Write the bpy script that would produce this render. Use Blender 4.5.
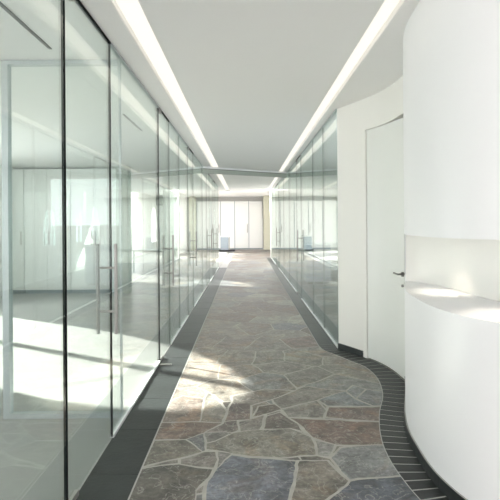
import bpy, bmesh, math, random
from mathutils import Vector, Matrix, noise

S = bpy.context.scene
for o in list(bpy.data.objects):
    bpy.data.objects.remove(o)
C = S.collection
random.seed(7)

# ------------------------------------------------------------------ camera
cam_d = bpy.data.cameras.new('camera')
cam_d.sensor_width = 36
cam_d.lens = 36 * 470 / 500
cam_d.shift_x = 0.008
cam_d.shift_y = -0.052
cam_d.clip_start = 0.05
cam = bpy.data.objects.new('camera', cam_d)
C.objects.link(cam)
cam.matrix_world = Matrix.Translation((0, 0, 1.51)) @ Matrix.Rotation(math.radians(90), 4, 'X') @ Matrix.Rotation(math.radians(-0.4), 4, 'Z')
S.camera = cam

# ------------------------------------------------------------------ world, sun, exposure
w = bpy.data.worlds.new('sky')
S.world = w
w.use_nodes = True
bg = w.node_tree.nodes['Background']
bg.inputs[0].default_value = (0.975, 0.955, 0.97, 1)
bg.inputs[1].default_value = 6.5

sun_d = bpy.data.lights.new('sun', 'SUN')
sun_d.energy = 34
sun_d.angle = 0.016
sun_d.color = (1.0, 0.95, 0.87)
sun = bpy.data.objects.new('sun', sun_d)
C.objects.link(sun)
SUN = Vector((0.876, -0.482, -0.404)).normalized()
sun.rotation_euler = SUN.to_track_quat('-Z', 'Y').to_euler()
sun.location = (-12, 12, 8)

S.view_settings.view_transform = 'Standard'
S.view_settings.look = 'None'
S.view_settings.gamma = 1
S.view_settings.use_curve_mapping = False
S.view_settings.exposure = 0.30
try:
    S.cycles.transparent_max_bounces = 48
    S.cycles.max_bounces = 14
    S.cycles.diffuse_bounces = 7
    S.cycles.glossy_bounces = 7
except Exception:
    pass

# ------------------------------------------------------------------ dimensions
XL, XR = -0.96, 1.105          # glass planes
LH = 2.805
def ceil(x):
    return LH + 0.042 * (min(max(x, XL), 1.45) - XL)
WX, RX = -5.2, 3.7             # outer walls
YB, YE, YC = -4.5, 28.6, 18.7  # rear wall, end wall, end of low ceiling
HE = 3.14                      # ceiling of the end lobby

# ------------------------------------------------------------------ materials
def mat(name, col=(0.8, 0.8, 0.8), rough=0.5, metal=0.0, spec=0.5, bump=0.0, bscale=40, var=0.0, vscale=3):
    m = bpy.data.materials.new(name)
    m.use_nodes = True
    nt = m.node_tree
    b = nt.nodes['Principled BSDF']
    b.inputs['Base Color'].default_value = (*col, 1)
    b.inputs['Roughness'].default_value = rough
    b.inputs['Metallic'].default_value = metal
    b.inputs['Specular IOR Level'].default_value = spec
    tc = nt.nodes.new('ShaderNodeTexCoord')
    if var:
        n = nt.nodes.new('ShaderNodeTexNoise')
        n.inputs['Scale'].default_value = vscale
        n.inputs['Detail'].default_value = 6
        nt.links.new(tc.outputs['Object'], n.inputs['Vector'])
        r = nt.nodes.new('ShaderNodeMapRange')
        r.inputs[1].default_value = 0.25; r.inputs[2].default_value = 0.75
        r.inputs[3].default_value = 1 - var; r.inputs[4].default_value = 1 + var
        nt.links.new(n.outputs['Fac'], r.inputs[0])
        mx = nt.nodes.new('ShaderNodeVectorMath'); mx.operation = 'SCALE'
        mx.inputs[0].default_value = col
        nt.links.new(r.outputs[0], mx.inputs['Scale'])
        nt.links.new(mx.outputs[0], b.inputs['Base Color'])
    if bump:
        n2 = nt.nodes.new('ShaderNodeTexNoise')
        n2.inputs['Scale'].default_value = bscale
        n2.inputs['Detail'].default_value = 4
        nt.links.new(tc.outputs['Object'], n2.inputs['Vector'])
        bp = nt.nodes.new('ShaderNodeBump')
        bp.inputs['Strength'].default_value = bump
        bp.inputs['Distance'].default_value = 0.01
        nt.links.new(n2.outputs['Fac'], bp.inputs['Height'])
        nt.links.new(bp.outputs[0], b.inputs['Normal'])
    return m

def emit(name, col, s):
    m = bpy.data.materials.new(name)
    m.use_nodes = True
    nt = m.node_tree
    nt.nodes.remove(nt.nodes['Principled BSDF'])
    e = nt.nodes.new('ShaderNodeEmission')
    e.inputs[0].default_value = (*col, 1)
    e.inputs[1].default_value = s
    nt.links.new(e.outputs[0], nt.nodes['Material Output'].inputs[0])
    return m

def glass_mat(name, tint, base=0.05):
    m = bpy.data.materials.new(name)
    m.use_nodes = True
    nt = m.node_tree
    nt.nodes.remove(nt.nodes['Principled BSDF'])
    t = nt.nodes.new('ShaderNodeBsdfTransparent'); t.inputs[0].default_value = (*tint, 1)
    g = nt.nodes.new('ShaderNodeBsdfGlossy'); g.inputs['Roughness'].default_value = 0.0
    g.inputs[0].default_value = (0.93, 0.98, 0.96, 1)
    lw = nt.nodes.new('ShaderNodeLayerWeight'); lw.inputs[0].default_value = 0.5
    p = nt.nodes.new('ShaderNodeMath'); p.operation = 'POWER'; p.inputs[1].default_value = 5
    a = nt.nodes.new('ShaderNodeMath'); a.operation = 'MULTIPLY_ADD'
    a.inputs[1].default_value = 1 - base; a.inputs[2].default_value = base
    mx = nt.nodes.new('ShaderNodeMixShader')
    nt.links.new(lw.outputs['Facing'], p.inputs[0])
    nt.links.new(p.outputs[0], a.inputs[0])
    nt.links.new(a.outputs[0], mx.inputs[0])
    nt.links.new(t.outputs[0], mx.inputs[1])
    nt.links.new(g.outputs[0], mx.inputs[2])
    nt.links.new(mx.outputs[0], nt.nodes['Material Output'].inputs[0])
    return m

M = {}
M['white'] = mat('white_plaster', (0.85, 0.835, 0.80), 0.55, bump=0.02, bscale=60)
M['gloss'] = mat('white_lacquer', (0.85, 0.85, 0.86), 0.38, bump=0.01, bscale=20)
M['ceil'] = mat('ceiling_paint', (0.88, 0.87, 0.86), 0.8, spec=0.2, bump=0.02, bscale=50)
M['door'] = mat('door_lacquer', (0.80, 0.81, 0.78), 0.4)
M['cab'] = mat('cabinet_laminate', (0.86, 0.87, 0.86), 0.35)
M['dark'] = mat('gap_shade', (0.02, 0.02, 0.02), 0.8)
M['steel'] = mat('brushed_steel', (0.34, 0.33, 0.315), 0.42, metal=0.7)
M['alu'] = mat('white_aluminium', (0.78, 0.80, 0.80), 0.35, metal=0.2)
M['grey_alu'] = mat('grey_aluminium', (0.50, 0.54, 0.55), 0.35, metal=0.4)
M['seal'] = mat('black_glass_edge', (0.008, 0.010, 0.010), 0.8, spec=0.1)
M['glass'] = glass_mat('green_tinted_glass', (0.905, 0.942, 0.938), 0.075)
M['glass2'] = glass_mat('clear_glass', (0.95, 0.97, 0.965), 0.04)
M['resin'] = mat('grey_resin_floor', (0.36, 0.36, 0.345), 0.32, var=0.06, vscale=1.2)
M['darkresin'] = mat('dark_resin_floor', (0.13, 0.14, 0.135), 0.4, var=0.06, vscale=1.2)
M['slate'] = mat('dark_slate_tile', (0.028, 0.032, 0.032), 0.42, spec=0.35, bump=0.15, bscale=30, var=0.25, vscale=5)
M['joint'] = mat('pale_joint', (0.42, 0.42, 0.40), 0.8)
M['edge'] = mat('green_glass_edge', (0.16, 0.20, 0.18), 0.3)
M['panel'] = emit('panel_light', (1.0, 0.98, 0.94), 7)
M['column'] = mat('grey_green_column', (0.42, 0.45, 0.41), 0.6)
M['tan'] = mat('beige_column', (0.62, 0.62, 0.50), 0.6)
M['grey'] = mat('blue_grey_laminate', (0.28, 0.33, 0.37), 0.4)
M['black'] = mat('black_plastic', (0.03, 0.03, 0.035), 0.4)
M['strip'] = emit('strip_light_diffuser', (1.0, 0.945, 0.84), 0.95)
M['lens'] = emit('downlight_lens', (1.0, 0.93, 0.80), 6)
M['lawn'] = mat('outside_paving', (0.35, 0.36, 0.34), 0.9, var=0.1)

# flagstone: per stone colour attribute broken up by noise, veins and rust
def stone_mat():
    m = bpy.data.materials.new('flagstone')
    m.use_nodes = True
    nt = m.node_tree; N = nt.nodes; L = nt.links
    b = N['Principled BSDF']
    at = N.new('ShaderNodeAttribute'); at.attribute_name = 'stone'
    tc = N.new('ShaderNodeTexCoord')
    n1 = N.new('ShaderNodeTexNoise'); n1.inputs['Scale'].default_value = 5; n1.inputs['Detail'].default_value = 9; n1.inputs['Roughness'].default_value = 0.62
    n1.inputs['Distortion'].default_value = 0.8
    n2 = N.new('ShaderNodeTexNoise'); n2.inputs['Scale'].default_value = 32; n2.inputs['Detail'].default_value = 6; n2.inputs['Roughness'].default_value = 0.7
    n3 = N.new('ShaderNodeTexNoise'); n3.inputs['Scale'].default_value = 2.6; n3.inputs['Detail'].default_value = 5
    n3.inputs['Distortion'].default_value = 1.5
    n4 = N.new('ShaderNodeTexNoise'); n4.inputs['Scale'].default_value = 7; n4.inputs['Detail'].default_value = 8; n4.inputs['Distortion'].default_value = 1.2
    for n in (n1, n2, n3, n4):
        L.new(tc.outputs['Object'], n.inputs['Vector'])
    def rng(src, a, c, d, e):
        r = N.new('ShaderNodeMapRange')
        for i, v in enumerate((a, c, d, e)):
            r.inputs[i + 1].default_value = v
        L.new(src, r.inputs[0]); return r.outputs[0]
    v1 = N.new('ShaderNodeVectorMath'); v1.operation = 'SCALE'
    L.new(at.outputs['Color'], v1.inputs[0]); L.new(rng(n1.outputs['Fac'], 0.32, 0.68, 0.42, 1.6), v1.inputs['Scale'])
    v2 = N.new('ShaderNodeVectorMath'); v2.operation = 'SCALE'
    L.new(v1.outputs[0], v2.inputs[0]); L.new(rng(n2.outputs['Fac'], 0.3, 0.7, 0.62, 1.4), v2.inputs['Scale'])
    # rust
    mr = N.new('ShaderNodeMixRGB'); mr.blend_type = 'MULTIPLY'; mr.inputs[2].default_value = (1.10, 0.92, 0.78, 1)
    L.new(rng(n3.outputs['Fac'], 0.52, 0.66, 0, 0.8), mr.inputs[0]); L.new(v2.outputs[0], mr.inputs[1])
    # pale mineral streaks where noise crosses its middle
    s = N.new('ShaderNodeMath'); s.operation = 'SUBTRACT'; s.inputs[1].default_value = 0.53; L.new(n4.outputs['Fac'], s.inputs[0])
    ab = N.new('ShaderNodeMath'); ab.operation = 'ABSOLUTE'; L.new(s.outputs[0], ab.inputs[0])
    mv = N.new('ShaderNodeMixRGB'); mv.inputs[2].default_value = (0.42, 0.42, 0.38, 1)
    L.new(rng(ab.outputs[0], 0.0, 0.016, 0.55, 0), mv.inputs[0]); L.new(mr.outputs[0], mv.inputs[1])
    L.new(mv.outputs[0], b.inputs['Base Color'])
    L.new(rng(n1.outputs['Fac'], 0.3, 0.7, 0.36, 0.56), b.inputs['Roughness'])
    bp = N.new('ShaderNodeBump'); bp.inputs['Strength'].default_value = 0.8; bp.inputs['Distance'].default_value = 0.01
    L.new(n1.outputs['Fac'], bp.inputs['Height']); L.new(bp.outputs[0], b.inputs['Normal'])
    return m
M['stone'] = stone_mat()
M['grout'] = mat('pale_grout', (0.40, 0.385, 0.35), 0.85, bump=0.3, bscale=80, var=0.15, vscale=12)

# ------------------------------------------------------------------ helpers
def link(name, bm, material, parent=None, smooth=False):
    me = bpy.data.meshes.new(name)
    bmesh.ops.recalc_face_normals(bm, faces=bm.faces)
    bm.to_mesh(me); bm.free()
    for mm in (material if isinstance(material, (list, tuple)) else [material]):
        me.materials.append(mm)
    if smooth:
        me.shade_smooth()
        me.set_sharp_from_angle(angle=math.radians(35))
    o = bpy.data.objects.new(name, me)
    C.objects.link(o)
    if parent is not None:
        o.parent = parent
        o.matrix_parent_inverse = Matrix.Translation(-world_loc(parent))
    return o

def world_loc(o):
    v = Vector(o.location)
    if o.parent is not None and o.type == 'EMPTY':
        v = v + world_loc(o.parent)
    if o.type == 'MESH':
        return Vector((0, 0, 0))
    return v

def tag(o, label, cat, group=None):
    o['label'] = label; o['category'] = cat
    if group: o['group'] = group
    return o

def empty(name, loc, label=None, cat=None, group=None):
    o = bpy.data.objects.new(name, None)
    o.empty_display_size = 0.1
    o.location = loc
    C.objects.link(o)
    if label: tag(o, label, cat, group)
    return o

def struct(o):
    o['kind'] = 'structure'
    return o

def box(bm, x0, x1, y0, y1, z0, z1, mi=0, bevel=0):
    vs = [bm.verts.new((x, y, z)) for z in (z0, z1) for y in (y0, y1) for x in (x0, x1)]
    q = [(0, 1, 3, 2), (4, 6, 7, 5), (0, 4, 5, 1), (2, 3, 7, 6), (0, 2, 6, 4), (1, 5, 7, 3)]
    fs = [bm.faces.new([vs[i] for i in f]) for f in q]
    for f in fs: f.material_index = mi
    if bevel:
        es = {e for f in fs for e in f.edges}
        bmesh.ops.bevel(bm, geom=list(es), offset=bevel, segments=2, affect='EDGES', profile=0.5)
    return fs

def B(*boxes, bevel=0):
    bm = bmesh.new()
    for b in boxes: box(bm, *b, bevel=bevel)
    return bm

def tube(bm, p0, p1, r, n=14):
    p0, p1 = Vector(p0), Vector(p1)
    d = p1 - p0
    mtx = Matrix.Translation((p0 + p1) / 2) @ d.to_track_quat('Z', 'Y').to_matrix().to_4x4()
    bmesh.ops.create_cone(bm, cap_ends=True, segments=n, radius1=r, radius2=r, depth=d.length, matrix=mtx)

def prism(bm, pts, z0, z1, mi=0):
    f0 = z0 if callable(z0) else (lambda x: z0)
    f1 = z1 if callable(z1) else (lambda x: z1)
    lo = [bm.verts.new((x, y, f0(x))) for x, y in pts]
    hi = [bm.verts.new((x, y, f1(x))) for x, y in pts]
    n = len(pts)
    fs = [bm.faces.new(lo[::-1]), bm.faces.new(hi)]
    for i in range(n):
        fs.append(bm.faces.new((lo[i], lo[(i + 1) % n], hi[(i + 1) % n], hi[i])))
    for f in fs: f.material_index = mi

def spline(P, step=6):
    out = []
    n = len(P)
    for i in range(n - 1):
        p0 = Vector(P[max(i - 1, 0)]); p1 = Vector(P[i]); p2 = Vector(P[i + 1]); p3 = Vector(P[min(i + 2, n - 1)])
        for k in range(step):
            t = k / step
            out.append(0.5 * ((2 * p1) + (-p0 + p2) * t + (2 * p0 - 5 * p1 + 4 * p2 - p3) * t * t + (-p0 + 3 * p1 - 3 * p2 + p3) * t ** 3))
    out.append(Vector(P[-1]))
    return out

def offset(pts, d):
    out = []
    n = len(pts)
    for i in range(n):
        t = pts[min(i + 1, n - 1)] - pts[max(i - 1, 0)]
        t.normalize()
        out.append(pts[i] + Vector((-t.y, t.x)) * d)
    return out

# wall curve running from the glass towards the camera (x, y); +offset = into the wall... travelling -y so left is +x
def resample(pts, step):
    L = [0]
    for a, b in zip(pts, pts[1:]): L.append(L[-1] + (b - a).length)
    n = max(1, round(L[-1] / step)); out = []
    j = 0
    for i in range(n + 1):
        s = L[-1] * i / n
        while j < len(L) - 2 and L[j + 1] < s: j += 1
        t = (s - L[j]) / max(1e-9, L[j + 1] - L[j])
        out.append(pts[j].lerp(pts[j + 1], min(1, t)))
    return out
CUR_A = [(1.105, 5.66), (1.215, 5.48), (1.312, 5.295)]                                    # white panel beside the glass
CUR_D = [(1.337, 5.24), (1.429, 5.01), (1.478, 4.757), (1.495, 4.446)]                    # the door
CUR_B = [(1.496, 4.43), (1.455, 4.28), (1.40, 4.126), (1.31, 3.88), (1.208, 3.59), (1.13, 3.29), (1.098, 3.0), (1.087, 2.8),
         (1.10, 2.62), (1.145, 2.43), (1.23, 2.28), (1.36, 2.12), (1.56, 1.97), (1.86, 1.86), (2.3, 1.81), (2.7, 1.80)]
cA, cD, cB = spline(CUR_A), spline(CUR_D), spline(CUR_B)

# ------------------------------------------------------------------ floors
o = struct(link('floor', B((WX - 3, RX + 2, YB - 3, YE + 1, -0.30, -0.03)), M['resin']))
def fl(name, x0, x1, y0, y1):
    return struct(link(name, B((x0, x1, y0, y1, -0.03, 0.0)), M['resin']))
fl('floor_left', WX, XL, YB, YE)
struct(link('floor_right', B((1.62, RX, 5.6, YE, -0.03, 0.0)), M['darkresin']))
struct(link('floor_reception', B((1.62, RX, YB, 5.6, -0.03, 0.0)), M['slate']))  # unseen floor, made dark to cut bounce light on the counter
struct(link('floor_right_room', B((1.105, 1.62, 5.66, 20.62, -0.03, 0.0)), M['darkresin']))

# flagstone paving: stones as convex cells round hand placed centres
FX0, FX1, FY0, FY1 = -0.655, 1.62, YB, 27.9
seeds = [  # x, y, colour (linear-ish srgb 0-255)
 (160,487,96,90,82),(245,482,104,111,120),(315,482,120,112,100),(372,497,82,90,102),(364,463,124,128,130),(325,450,132,132,126),
 (262,441,124,122,110),(336,431,120,100,88),(275,423,122,110,98),(266,410,108,96,86),(243,413,108,96,86),(197,457,118,114,100),
 (158,450,108,104,90),(198,440,100,100,98),(228,437,124,120,112),(180,429,122,103,88),(175,408,128,112,100),(213,410,132,124,112),
 (236,409,116,104,96),(305,409,132,128,118),(344,400,118,128,132),(368,414,118,104,94),(353,389,122,130,132),(374,392,122,126,126),
 (300,392,130,126,114),(310,377,124,122,112),(250,395,122,114,102),(262,381,114,118,116),(352,370,136,134,122),(300,358,130,128,116),
 (345,360,134,130,120),(268,358,124,122,110),(306,342,118,100,90),(262,345,126,122,112),(285,333,128,122,110),(238,343,120,112,102),
 (190,395,134,124,112),(220,388,132,124,110),(200,372,136,126,112),(235,372,128,120,108),(205,355,134,124,110),(238,357,124,118,106),
 (180,380,134,126,114),(200,340,122,110,98),(225,330,124,116,104),(255,328,120,112,100),(212,425,118,110,102),(280,367,128,124,114),
 (330,383,124,128,124),(325,352,130,126,116)]
def px(x, y):      # floor point for a measured pair
    return ((x - 246) * 1.51 / (y - 224), 709.7 / (y - 224))
def lin(c): c /= 255; return ((c + 0.055) / 1.055) ** 2.4 if c > 0.04 else c / 12.92
def seedcol(r, g, b):
    a = (r + g + b) / 3
    r, g, b = (a + (v - a) * 0.62 for v in (r * 1.02, g, b))
    return (lin(r) * 0.98, lin(g) * 0.98, lin(b) * 0.98)
traced = [  # irregular stones of the foreground, outline in metres and colour
 ([(-0.663, 2.524), (-0.661, 2.571), (-0.656, 2.918), (-0.431, 2.968), (-0.216, 2.905), (-0.231, 2.795), (-0.284, 2.667), (-0.286, 2.524)], (96, 92, 82)),
 ([(-0.435, 3.028), (-0.285, 3.125), (-0.208, 3.118), (-0.198, 3.011), (-0.217, 2.918), (-0.426, 2.968)], (118, 114, 104)),
 ([(-0.661, 2.936), (-0.655, 3.29), (-0.429, 3.302), (-0.293, 3.125), (-0.453, 3.034), (-0.553, 2.988)], (110, 106, 92)),
 ([(-0.427, 3.306), (-0.311, 3.414), (-0.275, 3.139), (-0.298, 3.125)], (104, 108, 108)),
 ([(-0.667, 3.306), (-0.663, 3.584), (-0.367, 3.594), (-0.177, 3.566), (-0.311, 3.414), (-0.427, 3.306)], (122, 102, 88)),
 ([(-0.309, 3.414), (-0.113, 3.418), (-0.222, 3.275), (-0.281, 3.247)], (120, 118, 110)),
 ([(-0.655, 3.594), (-0.672, 3.836), (-0.64, 4.065), (-0.563, 4.158), (-0.381, 4.065), (-0.362, 3.598)], (132, 118, 106)),
 ([(-0.376, 4.077), (-0.356, 4.222), (-0.219, 3.976), (-0.173, 3.783), (-0.183, 3.57), (-0.362, 3.598)], (126, 122, 110)),
 ([(-0.22, 3.993), (-0.128, 4.005), (-0.168, 3.825)], (106, 98, 88)),
 ([(-0.168, 3.584), (-0.161, 3.804), (-0.125, 3.999), (0.029, 3.947), (0.023, 3.642)], (114, 100, 92)),
 ([(-0.176, 3.556), (-0.168, 3.584), (-0.073, 3.613), (-0.066, 3.448), (-0.113, 3.418), (-0.309, 3.414)], (116, 106, 98)),
 ([(-0.29, 2.667), (-0.241, 2.725), (-0.244, 2.646), (-0.291, 2.633)], (112, 108, 98)),
 ([(-0.29, 2.631), (-0.243, 2.641), (-0.241, 2.524), (-0.288, 2.524)], (104, 106, 104)),
 ([(-0.202, 3.125), (-0.093, 3.089), (-0.197, 2.905), (-0.198, 3.011)], (120, 118, 112)),
 ([(-0.23, 2.517), (-0.235, 2.698), (-0.198, 2.909), (-0.098, 3.072), (0.211, 3.007), (0.298, 2.982), (0.224, 2.571), (0.214, 2.517)], (100, 108, 120)),
 ([(-0.283, 3.241), (-0.223, 3.271), (-0.116, 3.412), (0.303, 3.479), (0.452, 3.316), (0.438, 3.072), (0.213, 3.033), (-0.092, 3.086), (-0.207, 3.14), (-0.275, 3.154)], (122, 120, 106)),
 ([(0.309, 2.988), (0.5, 2.994), (0.592, 2.753), (0.429, 2.571), (0.387, 2.524), (0.223, 2.524)], (118, 112, 98)),
 ([(0.523, 3.033), (0.634, 3.168), (0.809, 3.197), (1.034, 3.197), (0.953, 2.816), (0.848, 2.805), (0.599, 2.761)], (122, 127, 127)),
 ([(0.407, 2.517), (0.438, 2.571), (0.597, 2.751), (0.846, 2.8), (1.073, 2.816), (0.985, 2.517)], (80, 88, 100)),
 ([(0.459, 3.29), (0.606, 3.205), (0.512, 3.038), (0.445, 3.072)], (128, 128, 122)),
 ([(0.328, 3.656), (0.942, 3.57), (1.056, 3.556), (0.952, 3.205), (0.844, 3.198), (0.614, 3.198), (0.456, 3.314), (0.408, 3.484)], (118, 98, 86)),
 ([(0.109, 3.457), (0.163, 3.691), (0.264, 3.757), (0.368, 3.561), (0.4, 3.414), (0.306, 3.475)], (108, 98, 88)),
 ([(-0.066, 3.584), (0.154, 3.721), (0.085, 3.44), (-0.063, 3.418)], (118, 114, 104)),
 ([(0.041, 3.681), (0.09, 3.891), (0.233, 3.936), (0.279, 3.825), (0.148, 3.731)], (104, 92, 80)),
 ([(0.273, 3.825), (0.593, 4.017), (0.638, 3.783), (0.604, 3.651), (0.323, 3.671)], (126, 124, 114)),
 ([(-0.144, 4.126), (0.159, 4.288), (0.416, 4.255), (0.217, 4.053), (0.032, 3.913), (-0.128, 3.97)], (118, 112, 102)),
 ([(0.222, 4.053), (0.547, 4.357), (0.886, 4.228), (0.598, 4.023), (0.274, 3.836), (0.233, 3.947)], (122, 118, 108)),
 ([(0.605, 4.023), (0.886, 4.228), (0.932, 4.041), (1.034, 3.88), (0.661, 3.891)], (116, 126, 130)),
 ([(0.66, 3.863), (1.018, 3.858), (1.156, 3.891), (1.06, 3.57), (0.946, 3.584), (0.621, 3.656)], (120, 104, 94)),
 ([(0.891, 4.228), (0.984, 4.371), (1.078, 4.281), (0.939, 4.053)], (122, 128, 128)),
 ([(0.944, 4.053), (1.082, 4.281), (1.248, 4.202), (1.159, 3.902), (1.033, 3.891)], (118, 124, 126)),
]
def inside(x, y, P):
    c = False
    for (x0, y0), (x1, y1) in zip(P, P[1:] + P[:1]):
        if (y0 > y) != (y1 > y) and x < (x1 - x0) * (y - y0) / (y1 - y0) + x0: c = not c
    return c
pts = []
for s in seeds:
    X, Y = px(s[0], s[1])
    if not any(inside(X, Y, P) for P, c in traced): pts.append((X, Y, seedcol(*s[2:])))
pal = [(124,118,106),(112,100,88),(104,108,112),(130,126,114),(118,112,100),(108,96,84),(122,122,116),(116,106,92)]
def scatter(y0, y1, dmin, dmax, tries):
    for _ in range(tries):
        X = random.uniform(FX0, FX1); Y = random.uniform(y0, y1)
        d = dmin + (dmax - dmin) * random.random()
        if all((a - X) ** 2 * 0.75 + (b - Y) ** 2 > d * d for a, b, c in pts):
            pts.append((X, Y, seedcol(*random.choice(pal))))
scatter(FY0, 2.35, 0.30, 0.5, 900)
scatter(6.5, FY1, 0.34, 0.62, 5000)
def clip(poly, nx, ny, c):
    out = []
    for i in range(len(poly)):
        a, b = poly[i], poly[(i + 1) % len(poly)]
        da, db = a[0] * nx + a[1] * ny - c, b[0] * nx + b[1] * ny - c
        if da <= 0: out.append(a)
        if (da < 0) != (db < 0) and abs(da - db) > 1e-12:
            t = da / (da - db); out.append((a[0] + (b[0] - a[0]) * t, a[1] + (b[1] - a[1]) * t))
    return out
bm = bmesh.new()
lay = bm.loops.layers.float_color.new('stone')
def rough(poly):
    fine = []
    for k in range(len(poly)):
        a, b = Vector(poly[k]), Vector(poly[(k + 1) % len(poly)])
        n = max(1, int((b - a).length / 0.045))
        for q in range(n):
            p = a.lerp(b, q / n)
            v = noise.noise_vector(Vector((p.x * 5, p.y * 5, 3.1))) * 0.018 + noise.noise_vector(Vector((p.x * 21, p.y * 21, 7.7))) * 0.007
            edge = max(0, min(1, (p.x - FX0) / 0.05))
            fine.append((max(FX0 + 0.002, p.x + v.x * edge), p.y + v.y))
    return fine
def slab(fine, z0, z1, col, mi=0):
    tp = [bm.verts.new((x, y, z1)) for x, y in fine]
    low = [bm.verts.new((x, y, z0)) for x, y in fine]
    fs = [bm.faces.new(tp)]
    for k in range(len(tp)):
        k2 = (k + 1) % len(tp)
        fs.append(bm.faces.new((tp[k2], tp[k], low[k], low[k2])))
    for f in fs:
        f.material_index = mi
        for l in f.loops: l[lay] = (*col, 1)
def inset(P, d):
    area = sum(a[0] * b[1] - b[0] * a[1] for a, b in zip(P, P[1:] + P[:1]))
    sg = 1 if area > 0 else -1
    out = []
    n = len(P)
    for i in range(n):
        p0, p1, p2 = Vector(P[i - 1]), Vector(P[i]), Vector(P[(i + 1) % n])
        e1, e2 = (p1 - p0).normalized(), (p2 - p1).normalized()
        n1, n2 = Vector((-e1.y, e1.x)) * sg, Vector((-e2.y, e2.x)) * sg
        m_ = n1 + n2
        if m_.length < 0.2: m_ = n1
        m_.normalize()
        k = d / max(0.45, m_.dot(n1))
        out.append(tuple(p1 + m_ * k))
    return out
for i, (X, Y, col) in enumerate(pts):
    poly = [(FX0, max(FY0, Y - 1.2)), (FX1, max(FY0, Y - 1.2)), (FX1, min(FY1, Y + 1.2)), (FX0, min(FY1, Y + 1.2))]
    g = random.uniform(0.005, 0.010)
    for j, (a, b, c) in enumerate(pts):
        if i == j or (a - X) ** 2 + (b - Y) ** 2 > 6: continue
        dx, dy = a - X, b - Y; d = math.hypot(dx, dy); dx /= d; dy /= d
        poly = clip(poly, dx, dy, dx * (a + X) / 2 + dy * (b + Y) / 2 - g)
        if len(poly) < 3: break
    if len(poly) < 3: continue
    jit = random.uniform(0.86, 1.14)
    slab(rough(poly), -0.02, -0.0016, [c * jit for c in col])
k_ = 0
for P, c in traced:
    col = seedcol(*c)
    k_ += 1
    slab(rough(inset(P, -0.012)), -0.02, -0.0012 + k_ * 1.2e-5, (.3, .3, .3), mi=1)
    slab(rough(inset(P, 0.0065)), -0.02, -0.0003 + k_ * 1e-5, col)
for f in box(bm, FX0 - 0.02, FX1, FY0, FY1, -0.03, -0.0024, mi=1):
    for l in f.loops: l[lay] = (.3, .3, .3, 1)
struct(link('floor_flagstones', bm, [M['stone'], M['grout']]))

# dark slate border, left: 300 x 600 tiles
bm = bmesh.new()
box(bm, XL, FX0 - 0.005, YB, 16.3, -0.03, -0.001, mi=1)
box(bm, FX0 - 0.005, FX0 + 0.003, YB, 16.3, -0.03, 0.0012, mi=1)
y = 2.84 - 0.62 * 12
while y < 16.3:
    box(bm, XL + 0.002, FX0 - 0.007, max(YB, y + 0.002), min(16.3, y + 0.618), -0.02, 0.0015)
    y += 0.62
struct(link('trim_1', bm, [M['slate'], M['joint']]))

# dark slate border, right: straight along the glass then a fan of narrow tiles round the curve
SX = 0.885
bm = bmesh.new()
box(bm, SX, XR + 0.01, 5.85, 20.6, -0.03, 0.0005, mi=1)
y = 5.86
while y < 20.6:
    box(bm, SX + 0.006, XR + 0.008, y, min(20.6, y + 0.617), -0.02, 0.002)
    y += 0.62
inner = spline([(SX, 5.85), (0.91, 5.62), (1.02, 5.40), (1.13, 5.16), (1.235, 4.96), (1.268, 4.62), (1.225, 4.29), (1.165, 4.05), (1.06, 3.775), (0.985, 3.52),
                (0.945, 3.345), (0.92, 3.20), (0.905, 3.03), (0.905, 2.87), (0.918, 2.70), (0.935, 2.57), (0.98, 2.40), (1.06, 2.23), (1.18, 2.04), (1.37, 1.84), (1.62, 1.69), (1.75, 1.66)], 6)
outer = [Vector(p) for p in [(1.10, 5.85)]] + cA + cD + cB
# pair both sides by arc position on the outer curve: walk the inner curve and find nearest outer point
out_r = resample(outer, 0.01)
inn_r = resample(inner, 0.098)
prs = []
last = 0
for p in inn_r:
    best = min(range(last, min(last + 60, len(out_r))), key=lambda k: (out_r[k] - p).length)
    best = max(best, last)
    prs.append((p, out_r[best])); last = best
# smooth outer indices
ks = []
for p, q in prs: ks.append(min(range(len(out_r)), key=lambda k: (out_r[k] - q).length))
for _ in range(12):
    ks = [ks[0]] + [(ks[i - 1] + ks[i] * 2 + ks[i + 1]) / 4 for i in range(1, len(ks) - 1)] + [ks[-1]]
prs = [(prs[i][0], out_r[int(round(ks[i]))]) for i in range(len(prs))]
for i in range(len(prs) - 1):
    (a, b), (c, d) = prs[i], prs[i + 1]
    e = (b - a).normalized() * 0.0
    base = [a, c, d + (d - c) * 0.05, b + (b - a) * 0.05]
    prism(bm, [tuple(v) for v in base], -0.03, 0.001, mi=1)
    gm = 0.075
    a1, c1 = a.lerp(c, gm), c.lerp(a, gm); b1, d1 = b.lerp(d, gm), d.lerp(b, gm)
    a2, b2 = a1.lerp(b1, 0.03), b1.lerp(a1, -0.02); c2, d2 = c1.lerp(d1, 0.03), d1.lerp(c1, -0.02)
    prism(bm, [tuple(v) for v in (a2, c2, d2, b2)], -0.02, 0.0032, mi=0)
struct(link('trim_2', bm, [M['slate'], M['joint']]))

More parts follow.
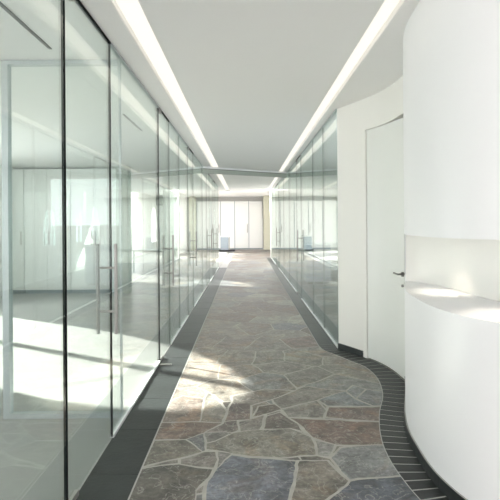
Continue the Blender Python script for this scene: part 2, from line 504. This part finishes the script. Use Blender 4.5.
# ------------------------------------------------------------------ ceiling
S1, S2, S3, S4 = -0.781, -0.618, 0.863, 1.0
def cslab(bm, xs, y0, y1, top):
    for a, b in zip(xs, xs[1:]):
        prism(bm, [(a, y0), (b, y0), (b, y1), (a, y1)], ceil, top)
bm = bmesh.new()
cslab(bm, [WX, XL], YB, YC, 3.3)
cslab(bm, [XL, S1], YB, YC, 3.3)
cslab(bm, [S2, S3], YB, YC, 3.3)
cslab(bm, [S4, 1.45], YB, YC, 3.3)
cslab(bm, [1.45, RX], YB, YC, 3.3)
for a, b in ((S1, S2), (S3, S4)):
    prism(bm, [(a, YB), (b, YB), (b, YC), (a, YC)], lambda x: ceil(x) + 0.10, 3.3)
    prism(bm, [(a, YC - 0.08), (b, YC - 0.08), (b, YC), (a, YC)], ceil, 3.3)
    prism(bm, [(a, YB), (b, YB), (b, -1.5), (a, -1.5)], ceil, 3.3)
struct(link('ceiling', bm, M['ceil']))
struct(link('ceiling_lobby', B((WX, RX, 22.5, YE, HE, 3.35), (WX, RX, YC, YC + 0.15, HE, 3.35), (1.4, RX, YC + 0.15, 22.5, HE, 3.35)), M['ceil']))
struct(link('window_10', B(*[(x, x + 0.05, YC + 0.15, 22.5, 3.2, 3.3) for x in (WX + 0.02, -3.2, -1.7, -0.15, 1.34)]), M['alu']))  # bars of an unseen skylight, added to brighten the end lobby

def strip(a, b, label):
    r = empty('strip_light', ((a + b) / 2, 8.5, ceil((a + b) / 2)), label, 'ceiling light', 'recessed strip lights')
    bm = bmesh.new()
    y = -1.45
    box(bm, a + 0.001, a + 0.006, -1.49, YC - 0.09, 2.0, 2.1)
    bm.clear()
    for u, v in ((a + 0.001, a + 0.005), (b - 0.005, b - 0.001)):
        prism(bm, [(u, -1.49), (v, -1.49), (v, YC - 0.09), (u, YC - 0.09)], lambda x: ceil(x) + 0.004, lambda x: ceil(x) + 0.098)
    link('housing', bm, M['white'], r)
    bm = bmesh.new()
    prism(bm, [(a + 0.006, -1.48), (b - 0.006, -1.48), (b - 0.006, YC - 0.1), (a + 0.006, YC - 0.1)], lambda x: ceil(x) + 0.045, lambda x: ceil(x) + 0.06)
    link('diffuser', bm, M['strip'], r)
strip(S1, S2, 'long warm white strip light recessed in ceiling beside left glass wall')
strip(S3, S4, 'long warm white strip light recessed in ceiling beside right glass wall')

# slim skewed downstand across the corridor: white rail, dark slot, grey apron
def skew(z0, z1, f, bk):
    bm = bmesh.new()
    prism(bm, [(XL + 0.01, 10.5 + f), (XR - 0.01, 12.55 + f), (XR - 0.01, 12.55 + bk), (XL + 0.01, 10.5 + bk)], lambda x: ceil(x) - z0, lambda x: ceil(x) - z1)
    return bm
t3 = struct(link('trim_3', skew(0.15, 0.055, 0, 0.06), M['column']))
link('rail', skew(0.045, 0.001, -0.03, 0.09), M['gloss'], t3)
link('slot', skew(0.055, 0.045, 0.0, 0.06), M['black'], t3)

# ------------------------------------------------------------------ outer walls and arched windows
RARCH = [(3.4, 0.95, 0.35, 1.4, 2.5), (6.2, 0.95, 0.35, 1.4, 2.5), (9.0, 0.95, 0.35, 1.4, 2.5), (17.5, 0.5, 1.0, 1.3, 2.2)]  # all but the last are unseen, added for daylight in the right room
def wall_with_arches(name, x0, x1, y0, y1, h, arches):
    """arches: (centre y, half width, sill, spring, top)"""
    bm = bmesh.new()
    y = y0
    for cy, hw, sill, spr, top in arches:
        box(bm, x0, x1, y, cy - hw, 0, h)
        box(bm, x0, x1, cy - hw, cy + hw, 0, sill)
        n = 16
        prof = [(cy - hw * math.cos(math.pi * k / n), spr + (top - spr) * math.sin(math.pi * k / n)) for k in range(n + 1)]
        for (a, za), (b, zb) in zip(prof, prof[1:]):
            vs = [bm.verts.new(p) for p in ((x0, a, za), (x0, b, zb), (x0, b, h), (x0, a, h), (x1, a, za), (x1, b, zb), (x1, b, h), (x1, a, h))]
            for f in ((0, 1, 2, 3), (4, 7, 6, 5), (0, 4, 5, 1), (3, 2, 6, 7)):
                bm.faces.new([vs[i] for i in f])
        y = cy + hw
    box(bm, x0, x1, y, y1, 0, h)
    return struct(link(name, bm, M['white']))
ARCH = [(0.0, 1.15, 0.35, 1.45, 2.45), (7.28, 1.32, 0.35, 1.35, 2.52), (14.6, 0.85, 0.5, 1.45, 2.62), (22.6, 1.0, 0.5, 1.3, 2.42), (26.6, 0.8, 0.5, 1.6, 2.5)]  # first opening added for ambient light, last one to brighten the end lobby
wall_with_arches('wall_left', WX - 0.25, WX, YB, YE, 3.3, ARCH)
for i, (cy, hw, sill, spr, top) in enumerate(ARCH + RARCH):
    bm = bmesh.new()
    xf = WX - 0.16 if i < len(ARCH) else RX + 0.12
    n = 20
    ri = 0.05
    outp = [(cy - hw, sill)] + [(cy - hw * math.cos(math.pi * k / n), spr + (top - spr) * math.sin(math.pi * k / n)) for k in range(n + 1)] + [(cy + hw, sill)]
    inp = [(cy - hw + ri, sill + ri)] + [(cy - (hw - ri) * math.cos(math.pi * k / n), spr + (top - spr - ri) * math.sin(math.pi * k / n)) for k in range(n + 1)] + [(cy + hw - ri, sill + ri)]
    m_ = len(outp)
    V = [[bm.verts.new((x, p[0], p[1])) for p in ring] for x in (xf, xf + 0.05) for ring in (outp, inp)]
    for k in range(m_):
        k2 = (k + 1) % m_
        bm.faces.new((V[0][k], V[0][k2], V[1][k2], V[1][k])); bm.faces.new((V[2][k], V[3][k], V[3][k2], V[2][k2]))
        bm.faces.new((V[0][k], V[2][k], V[2][k2], V[0][k2])); bm.faces.new((V[1][k], V[1][k2], V[3][k2], V[3][k]))
    box(bm, xf, xf + 0.05, cy - 0.065, cy + 0.065, sill + 0.02, top - 0.02)
    struct(link('window_%d' % (i + 1), bm, M['alu']))

wall_with_arches('wall_right_outer', RX, RX + 0.25, 1.2, YE, 3.3, RARCH)
# rear of the hall, behind the camera: unseen openings, added and shaped for fill light
bm = bmesh.new()
box(bm, WX, RX + 0.2, YB - 0.2, YB, 2.7, 3.3)
box(bm, WX, RX + 0.2, YB - 0.2, YB, 0, 1.5)
for x in (WX, -3.0, -0.8, 1.4, RX): box(bm, x, x + 0.18, YB - 0.2, YB, 1.5, 2.7)
struct(link('wall_back', bm, M['white']))
bm = bmesh.new()
for y in (YB, -2.6, -0.7): box(bm, RX, RX + 0.2, y, y + 0.18, 0, 2.7)
box(bm, RX, RX + 0.2, YB, 1.2, 2.7, 3.3); box(bm, RX, RX + 0.2, YB, 1.2, 0, 1.5)
box(bm, RX, RX + 0.2, 1.02, 1.2, 0, 2.7)
struct(link('wall_right_reception', bm, M['white']))  # unseen openings, sill raised to keep daylight off the lower counter
struct(link('wall_right_sun_block', B((XR + 0.12, RX, YC - 0.1, YC - 0.001, 0, ceil(2) - 0.002)), M['white']))  # added to keep skylight sun off the outer wall of the right room
struct(link('wall_end', B((WX, RX, YE, YE + 0.2, 0, 3.3)), M['white']))
struct(link('wall_right_lobby', B((1.50, 1.62, 20.62, YE, 0, HE)), M['white']))
struct(link('trim_4', B((XR - 0.03, 1.62, 20.62, 20.9, 0, HE)), M['white']))

# ------------------------------------------------------------------ curved wall, door, counter, upper volume
def ribbon(bm, pts, d, z0, z1, mi=0):
    o2 = offset(pts, d)
    prism(bm, [tuple(p) for p in pts] + [tuple(p) for p in reversed(o2)], z0, z1, mi)
top = lambda x: ceil(x) + 0.005
SK = 0.072
DH = 2.545
bm = bmesh.new()
ribbon(bm, cA, 0.16, SK, top)
ribbon(bm, [cA[-1]] + [cD[0]], 0.16, 0.0, top)                         # jamb
ribbon(bm, cD, 0.10, DH + 0.004, top)
struct(link('wall_right', bm, M['white'], smooth=True))
bm = bmesh.new()
box(bm, XR + 0.10, 2.4, 5.66, 5.80, 0.0, 2.7)
struct(link('wall_right_return', bm, M['white']))
# door
dr = struct(bpy.data.objects.new('door_1', None)); dr.location = (1.45, 4.8, 0); C.objects.link(dr)
leaf = offset(cD, 0.015)[0:-1]
leaf[0] = leaf[0].lerp(leaf[1], 0.06)
bm = bmesh.new()
n_ = len(leaf)
o2 = offset(leaf, 0.045)
ring = [tuple(p) for p in leaf] + [tuple(p) for p in reversed(o2)]
lo = [bm.verts.new((x, y, 0.012)) for x, y in ring]
ymin, ymax = min(p[1] for p in ring), max(p[1] for p in ring)
hi = [bm.verts.new((x, y, DH + 0.001 - 0.03 * ((ymax - y) / (ymax - ymin)) ** 2.6)) for x, y in ring]
bm.faces.new(lo[::-1]); bm.faces.new(hi)
for i in range(len(ring)):
    k = (i + 1) % len(ring)
    bm.faces.new((lo[i], lo[k], hi[k], hi[i]))
link('leaf', bm, M['door'], dr, smooth=True)
bm = bmesh.new()
ribbon(bm, offset(cD, 0.075), 0.02, 0.0, DH + 0.02)
link('gap_shade_backing', bm, M['dark'], dr)  # black sheet stands in for the shade inside the door gap
# lever handle near the right edge
hx, hy, hz = 1.490, 4.495, 1.018
h = empty('door_handle', (hx, hy, hz)); h.parent = dr; h.matrix_parent_inverse = Matrix.Translation(-Vector(dr.location))
bpy.data.objects.remove(h)
bm = bmesh.new()
tube(bm, (hx + 0.02, hy, hz), (hx - 0.045, hy - 0.004, hz), 0.009)
tube(bm, (hx - 0.043, hy - 0.012, hz), (hx - 0.050, hy + 0.095, hz + 0.004), 0.009)
tube(bm, (hx + 0.01, hy, hz), (hx - 0.006, hy - 0.001, hz), 0.024, 20)
link('lever_handle', bm, M['steel'], dr, smooth=True)
bm = bmesh.new()
tube(bm, (hx + 0.01, hy, hz - 0.11), (hx - 0.006, hy - 0.001, hz - 0.11), 0.013, 18)
link('keyhole', bm, M['steel'], dr, smooth=True)

# solid part right of the door up to where the niche opens, plus the upper volume
NI = next(i for i, p in enumerate(cB) if p.y < 4.0)
first = cB[:NI + 1]
rest = cB[NI:]
CT, UB = 1.02, 1.425
bm = bmesh.new()
prism(bm, [tuple(p) for p in first] + [(2.2, cB[NI].y), (2.2, 4.43)], SK, top)
struct(link('wall_right_pier', bm, M['gloss'], smooth=True))
bm = bmesh.new()
prism(bm, [tuple(p) for p in rest] + [(2.7, cB[NI].y)], UB, top)
struct(link('wall_right_upper', bm, M['gloss'], smooth=True))
# niche back
back = spline([(rest[0].x + 0.004, rest[0].y - 0.003), (1.432, 3.86), (1.495, 3.62), (1.52, 3.35), (1.53, 3.1), (1.56, 2.85), (1.66, 2.65), (1.82, 2.5), (2.1, 2.38), (2.7, 2.33)], 6)
bm = bmesh.new()
prism(bm, [tuple(p) for p in back] + [(2.7, rest[0].y - 0.003)], CT + 0.001, UB - 0.001)
struct(link('wall_niche', bm, M['white'], smooth=True))
# counter
crest = [rest[0].lerp(rest[1], 0.08)] + list(rest[1:])
ct = empty('reception_counter', (1.6, 2.9, 0), 'curved white reception counter under the niche, in front at right', 'counter')
bm = bmesh.new()
prism(bm, [tuple(p) for p in crest] + [(2.7, crest[0].y)], SK, CT - 0.02)
link('body', bm, M['gloss'], ct, smooth=True)
bm = bmesh.new()
prism(bm, [tuple(p) for p in crest] + [(2.7, crest[0].y)], CT - 0.02, CT)
link('countertop', bm, M['gloss'], ct, smooth=True)

# slate skirting following the curve: tiles with thin joints
def skirting(bm, pts, L=0.3, flip=False):
    r = resample(pts, 0.02)
    f = offset(r, -0.012); b = offset(r, 0.02)
    i = 0
    per = max(1, int(L / 0.02))
    while i < len(r) - 1:
        j = min(len(r) - 1, i + per)
        ff = f[i:j + 1]; bb = b[i:j + 1]
        ff = list(ff); ff[0] = ff[0].lerp(ff[1], 0.1)
        prism(bm, [tuple(p) for p in ff] + [tuple(p) for p in reversed(bb)], 0.0, SK - 0.002)
        i = j
bm = bmesh.new()
skirting(bm, cA)
skirting(bm, cB[1:])
r = resample(cB[1:], 0.02)
prism(bm, [tuple(p) for p in offset(r, -0.009)] + [tuple(p) for p in reversed(offset(r, 0.02))], 0.0, SK, mi=1)
r = resample(cA, 0.02)
prism(bm, [tuple(p) for p in offset(r, -0.009)] + [tuple(p) for p in reversed(offset(r, 0.02))], 0.0, SK, mi=1)
struct(link('baseboard_right', bm, [M['slate'], M['joint']]))

# niche downlights
for i, (x, y, lab) in enumerate(((1.37, 3.30, 'small round downlight in niche soffit nearer the white door'),
                                 (1.36, 2.46, 'small round downlight in niche soffit nearer the viewer'))):
    r = empty('downlight', (x, y, UB), lab, 'downlight', 'niche downlights')
    bm = bmesh.new()
    tube(bm, (x, y, UB - 0.004), (x, y, UB + 0.0), 0.036, 24)
    link('ring', bm, M['steel'], r)
    bm = bmesh.new()
    tube(bm, (x, y, UB - 0.006), (x, y, UB - 0.0041), 0.024, 20)
    link('lens', bm, M['lens'], r)
    ld = bpy.data.lights.new('niche_spot', 'SPOT')
    ld.energy = 5; ld.color = (1, 0.9, 0.74); ld.spot_size = math.radians(72); ld.spot_blend = 0.6; ld.shadow_soft_size = 0.02
    lo_ = bpy.data.objects.new('niche_spot', ld); C.objects.link(lo_)
    lo_.parent = r
    lo_.location = (0, 0, -0.012)

# ------------------------------------------------------------------ glazed partitions
T = 0.012
def pull_handle(parent, X, y, z0=0.76, z1=1.38):
    hs = []
    for s, nm in ((-1, 'inner bar'), (1, 'outer bar')):
        bm = bmesh.new()
        tube(bm, (X + s * 0.062, y, z0), (X + s * 0.062, y, z1), 0.0115, 16)
        hs.append(link('pull_bar', bm, M['steel'], parent, smooth=True))
    for z in (z0 + 0.155, z1 - 0.165):
        bm = bmesh.new()
        tube(bm, (X - 0.062, y, z), (X + 0.062, y, z), 0.008, 12)
        link('standoff', bm, M['steel'], parent, smooth=True)

def seals(parent, X, ys, H, d=0.004, t=T):
    for y in ys:
        link('edge', B((X - t / 2 - 0.0015, X + t / 2 + 0.0015, y - d / 2, y + d / 2, 0.012, H)), M['seal'] if d > 0.005 else M['edge'], parent)

def glass_panel(X, y0, y1, label, group, thick_edge=0.0045):
    H = ceil(X) - 0.006
    r = empty('glass_panel', (X, (y0 + y1) / 2, 0), label, 'glass panel', group)
    link('pane', B((X - T / 2, X + T / 2, y0 + 0.004, y1 - 0.004, 0.02, H - 0.012)), M['glass'], r)
    seals(r, X, [y1 - thick_edge / 2 - 0.001], H - 0.012, thick_edge)
    link('floor_channel', B((X - 0.014, X + 0.014, y0 + 0.001, y1 - 0.001, 0.002, 0.022)), M['alu'], r)
    link('ceiling_channel', B((X - 0.014, X + 0.014, y0 + 0.001, y1 - 0.001, H - 0.012, H + 0.004)), M['grey_alu'], r)

def glass_door(X, y0, y1, label, group, hy, pivot, thick_edge=0.0045):
    H = ceil(X) - 0.006
    r = empty('glass_door', (X, (y0 + y1) / 2, 0), label, 'glass door', group)
    link('pane', B((X - T / 2, X + T / 2, y0 + 0.005, y1 - 0.005, 0.012, H - 0.012)), M['glass'], r)
    seals(r, X, [y0 + thick_edge / 4 + 0.001, y1 - thick_edge / 4 - 0.001], H - 0.012, thick_edge / 2)
    pull_handle(r, X, hy)
    s = 1 if pivot > (y0 + y1) / 2 else -1
    for z0, z1 in ((0.002, 0.035), (H - 0.04, H + 0.002)):
        a, b = sorted((pivot - s * 0.004, pivot - s * 0.14))
        link('patch_fitting', B((X - 0.017, X + 0.017, a, b, z0, z1), bevel=0.002), M['steel'], r)
    link('head_channel', B((X - 0.012, X + 0.012, y0 + 0.001, y1 - 0.001, H - 0.008, H + 0.004)), M['seal'], r)

GL = 'glass panels of the left partition'; DL = 'glass doors of the left partition'
glass_panel(XL, -0.2, 2.486, 'nearest tall glass panel at left edge of view', GL, 0.012)
glass_door(XL, 2.486, 3.33, 'nearest glass door on the left with tall steel pull handle', DL, 3.235, 2.486, 0.012)
glass_panel(XL, 3.33, 5.16, 'wide glass panel just beyond the nearest left door', GL, 0.012)
glass_door(XL, 5.16, 5.87, 'second glass door on the left, beyond the wide panel', DL, 5.77, 5.16, 0.008)
glass_panel(XL, 5.87, 6.75, 'narrow glass panel right behind the second left door', GL)
glass_panel(XL, 6.75, 7.75, 'glass panel in front of the third left door', GL)
glass_door(XL, 7.75, 8.55, 'third glass door on the left, in front of the ceiling beam', DL, 8.45, 7.75)
glass_panel(XL, 8.55, 10.3, 'glass panel on the left just before the ceiling beam', GL)
glass_panel(XL, 10.3, 11.45, 'glass panel on the left directly under the ceiling beam', GL)
glass_door(XL, 11.45, 12.3, 'fourth glass door on the left, beyond the ceiling beam', DL, 12.2, 11.45)
glass_panel(XL, 12.3, 13.7, 'glass panel between the two farthest left doors', GL)
glass_door(XL, 13.7, 14.6, 'farthest glass door on the left side', DL, 14.5, 13.7)
glass_panel(XL, 14.6, 16.25, 'farthest glass panel on the left side', GL)
GR = 'glass panels of the right partition'; DR = 'glass doors of the right partition'
glass_panel(XR, 5.665, 6.7, 'nearest glass panel on the right, beside white curved wall', GR)
glass_panel(XR, 6.7, 7.75, 'second glass panel on the right from the white wall', GR)
glass_panel(XR, 7.75, 9.4, 'third glass panel on the right, before the glass door', GR)
glass_door(XR, 9.4, 10.25, 'nearer of the two glass doors on the right', DR, 9.52, 10.25)
glass_panel(XR, 10.25, 12.0, 'glass panel just beyond the nearer right door', GR)
glass_panel(XR, 12.0, 13.8, 'glass panel on the right just before the lowest beam end', GR)
glass_panel(XR, 13.8, 15.9, 'glass panel just before the farther right door', GR)
glass_door(XR, 15.9, 17.3, 'farther of the two glass doors on the right', DR, 16.05, 17.3)
glass_panel(XR, 17.3, 20.6, 'farthest glass panel on the right side', GR)

# floor door stop by the second left door
tag(link('door_stop', B((XL + 0.02, XL + 0.155, 5.02, 5.045, 0.0035, 0.018), bevel=0.003), M['steel']), 'small flat steel door stop on dark tiles beside the left glass', 'door stop')

# cross partition behind the nearest panes
PY = 3.70
r = empty('framed_partition', (-1.42, PY, 0), 'grey framed glass partition at right angle behind the left glass wall', 'partition')
H = LH
FX = -1.905
link('frame', B((FX, FX + 0.05, PY - 0.03, PY + 0.03, 0.001, H - 0.004), (XL - 0.035, XL - 0.02, PY - 0.012, PY + 0.012, 0.001, H - 0.004),
             (FX + 0.05, XL - 0.035, PY - 0.03, PY + 0.03, H - 0.035, H - 0.004), (FX + 0.05, XL - 0.035, PY - 0.03, PY + 0.03, 0.001, 0.035)), M['grey_alu'], r)
link('pane', B((FX + 0.05, XL - 0.035, PY - 0.005, PY + 0.005, 0.035, H - 0.035)), M['glass2'], r)
link('side_pane', B((FX - 0.9, FX - 0.001, PY - 0.005, PY + 0.005, 0.01, H - 0.01)), M['glass2'], r)
struct(link('wall_left_cross', B((WX, FX - 0.902, PY - 0.05, PY + 0.05, 0, LH - 0.001)), M['white']))

# ceiling air slots in the left rooms
for y0, y1, lab in ((1.2, 3.44, 'thin black slot diffuser in ceiling behind nearest left panes'), (5.5, 6.45, 'thin black slot diffuser in ceiling behind the second left door')):
    tag(link('slot_diffuser', B((-1.435, -1.41, y0, y1, LH - 0.006, LH - 0.0005)), M['black']), lab, 'air vent', 'ceiling slot diffusers')

# left room cabinets
def cabinet(x0, x1, y, h, label, group, leaves=2, hz=1.02):
    r = empty('wall_cabinet', ((x0 + x1) / 2, y + 0.3, 0), label, 'cabinet', group)
    link('body', B((x0 + 0.002, x1 - 0.002, y + 0.022, y + 0.56, 0.08, h)), M['cab'], r)
    link('plinth', B((x0 + 0.002, x1 - 0.002, y + 0.05, y + 0.5, 0.001, 0.08)), M['grey'], r)
    wd = (x1 - x0) / leaves
    for k in range(leaves):
        a, b = x0 + k * wd + 0.004, x0 + (k + 1) * wd - 0.004
        d = link('door', B((a, b, y, y + 0.02, 0.09, h - 0.004), bevel=0.002), M['cab'], r)
        hx_ = b - 0.045 if k % 2 == 0 else a + 0.045
        bm = bmesh.new()
        tube(bm, (hx_, y - 0.028, hz), (hx_, y - 0.028, hz + 0.30), 0.008, 10)
        tube(bm, (hx_, y - 0.028, hz + 0.03), (hx_, y, hz + 0.03), 0.006, 8)
        tube(bm, (hx_, y - 0.028, hz + 0.27), (hx_, y, hz + 0.27), 0.006, 8)
        link('handle', bm, M['steel'], d)
cg = 'white cabinets across the left room'
cabinet(-3.88, -2.86, 10.4, 2.76, 'white full-height double cabinet in left room beside grey column', cg, hz=1.08)
cabinet(-4.91, -3.89, 10.4, 2.76, 'white full-height double cabinet in left room, one away from column', cg, hz=1.08)
cabinet(-5.19, -4.92, 10.4, 2.76, 'narrow white full-height cabinet at far left of left room', cg, 1, hz=1.08)
tag(link('grey_column', B((-2.845, -2.58, 10.3, 10.6, 0.001, LH - 0.001), bevel=0.004), M['column']), 'grey-green square column at end of the left room cabinets', 'column')
tag(link('white_column', B((-2.12, -1.88, 12.1, 12.35, 0.001, LH - 0.001), bevel=0.004), M['white']), 'slim white column behind the left glass, carrying a black speaker', 'column')
r = empty('wall_speaker', (-2.22, 12.15, 2.12), 'small black speaker fixed high on slim white column', 'speaker')
link('housing', B((-2.30, -2.15, 12.05, 12.2, 2.0, 2.27), bevel=0.01), M['black'], r)
link('bracket', B((-2.15, -2.12, 12.15, 12.19, 2.1, 2.16)), M['steel'], r)

# white desk in the second left room
def desk(x0, x1, y0, y1, label, m):
    r = empty('desk', ((x0 + x1) / 2, (y0 + y1) / 2, 0), label, 'desk')
    link('desktop', B((x0, x1, y0, y1, 0.715, 0.74), bevel=0.003), m, r)
    for x in (x0 + 0.03, x1 - 0.07):
        for y in (y0 + 0.03, y1 - 0.07):
            link('leg', B((x, x + 0.04, y, y + 0.04, 0.001, 0.715)), M['grey_alu'], r)
desk(-3.6, -2.2, 14.2, 14.9, 'white desk standing free behind the far left glass panels', M['cab'])

# low grey cabinet in the right room and tall cabinets behind
r = empty('low_cabinet', (1.75, 12.0, 0), 'low blue-grey office cabinet behind the right glass wall', 'cabinet')
link('body', B((1.5, 2.1, 11.7, 12.3, 0.06, 0.98)), M['grey'], r)
link('cabinet_top', B((1.48, 2.12, 11.68, 12.32, 0.98, 1.01)), M['alu'], r)
link('plinth', B((1.53, 2.07, 11.74, 12.26, 0.001, 0.06)), M['black'], r)
for z in (0.08, 0.39, 0.69):
    d = link('drawer', B((1.51, 2.09, 11.685, 11.70, z, z + 0.27), bevel=0.002), M['grey'], r)
    link('handle', B((1.72, 1.88, 11.665, 11.685, z + 0.2, z + 0.215)), M['steel'], d)
# ------------------------------------------------------------------ end lobby
eg = 'white cabinets across the end of the corridor'
names = ['rightmost', 'second from right', 'third from right', 'fourth from right', 'fifth from right', 'sixth from right', 'leftmost']
x1 = 1.01
for k in range(7):
    x0 = x1 - 0.842
    r = empty('end_cabinet', ((x0 + x1) / 2, 28.3, 0), 'white full-height cabinet on the end wall, %s of the row' % names[k], 'cabinet', eg)
    link('body', B((x0 + 0.003, x1 - 0.003, 28.02, 28.58, 0.06, 2.88)), M['grey'], r)
    link('plinth', B((x0 + 0.003, x1 - 0.003, 28.04, 28.5, 0.001, 0.06)), M['grey'], r)
    d = link('door', B((x0 + 0.016, x1 - 0.016, 27.99, 28.01, 0.07, 2.875), bevel=0.003), M['cab'], r)
    if k % 2 == 1:
        bm = bmesh.new(); tube(bm, (x1 - 0.09, 27.95, 1.0), (x1 - 0.09, 27.95, 1.5), 0.016, 10)
        for z in (1.05, 1.45): tube(bm, (x1 - 0.09, 27.95, z), (x1 - 0.09, 28.0, z), 0.01, 8)
        link('handle', bm, M['steel'], d)
    link('lock_plate', B((x1 - 0.40, x1 - 0.31, 27.992, 28.0, 1.38, 1.5)), M['grey_alu'], d)
    x1 = x0
tag(link('beige_column', B((1.03, 1.42, 27.4, 27.8, 0.001, HE - 0.001), bevel=0.005), M['tan']), 'beige column at right end of the far corridor', 'column')
r = empty('trolley', (-1.05, 26.0, 0), 'blue-grey trolley cabinet on dark base at the corridor end', 'trolley')
link('base', B((-1.5, -0.62, 25.7, 26.4, 0.02, 0.10)), M['black'], r)
link('body', B((-1.40, -0.98, 25.8, 26.3, 0.10, 0.80)), M['grey'], r)
link('top', B((-1.44, -0.90, 25.76, 26.34, 0.80, 0.86), bevel=0.01), M['alu'], r)
link('post', B((-0.94, -0.90, 25.8, 25.84, 0.10, 0.80)), M['steel'], r)
for x in (-1.42, -0.72):
    bm = bmesh.new(); tube(bm, (x, 25.76, 0.022), (x + 0.03, 25.76, 0.022), 0.021, 14)
    link('castor', bm, M['black'], r)
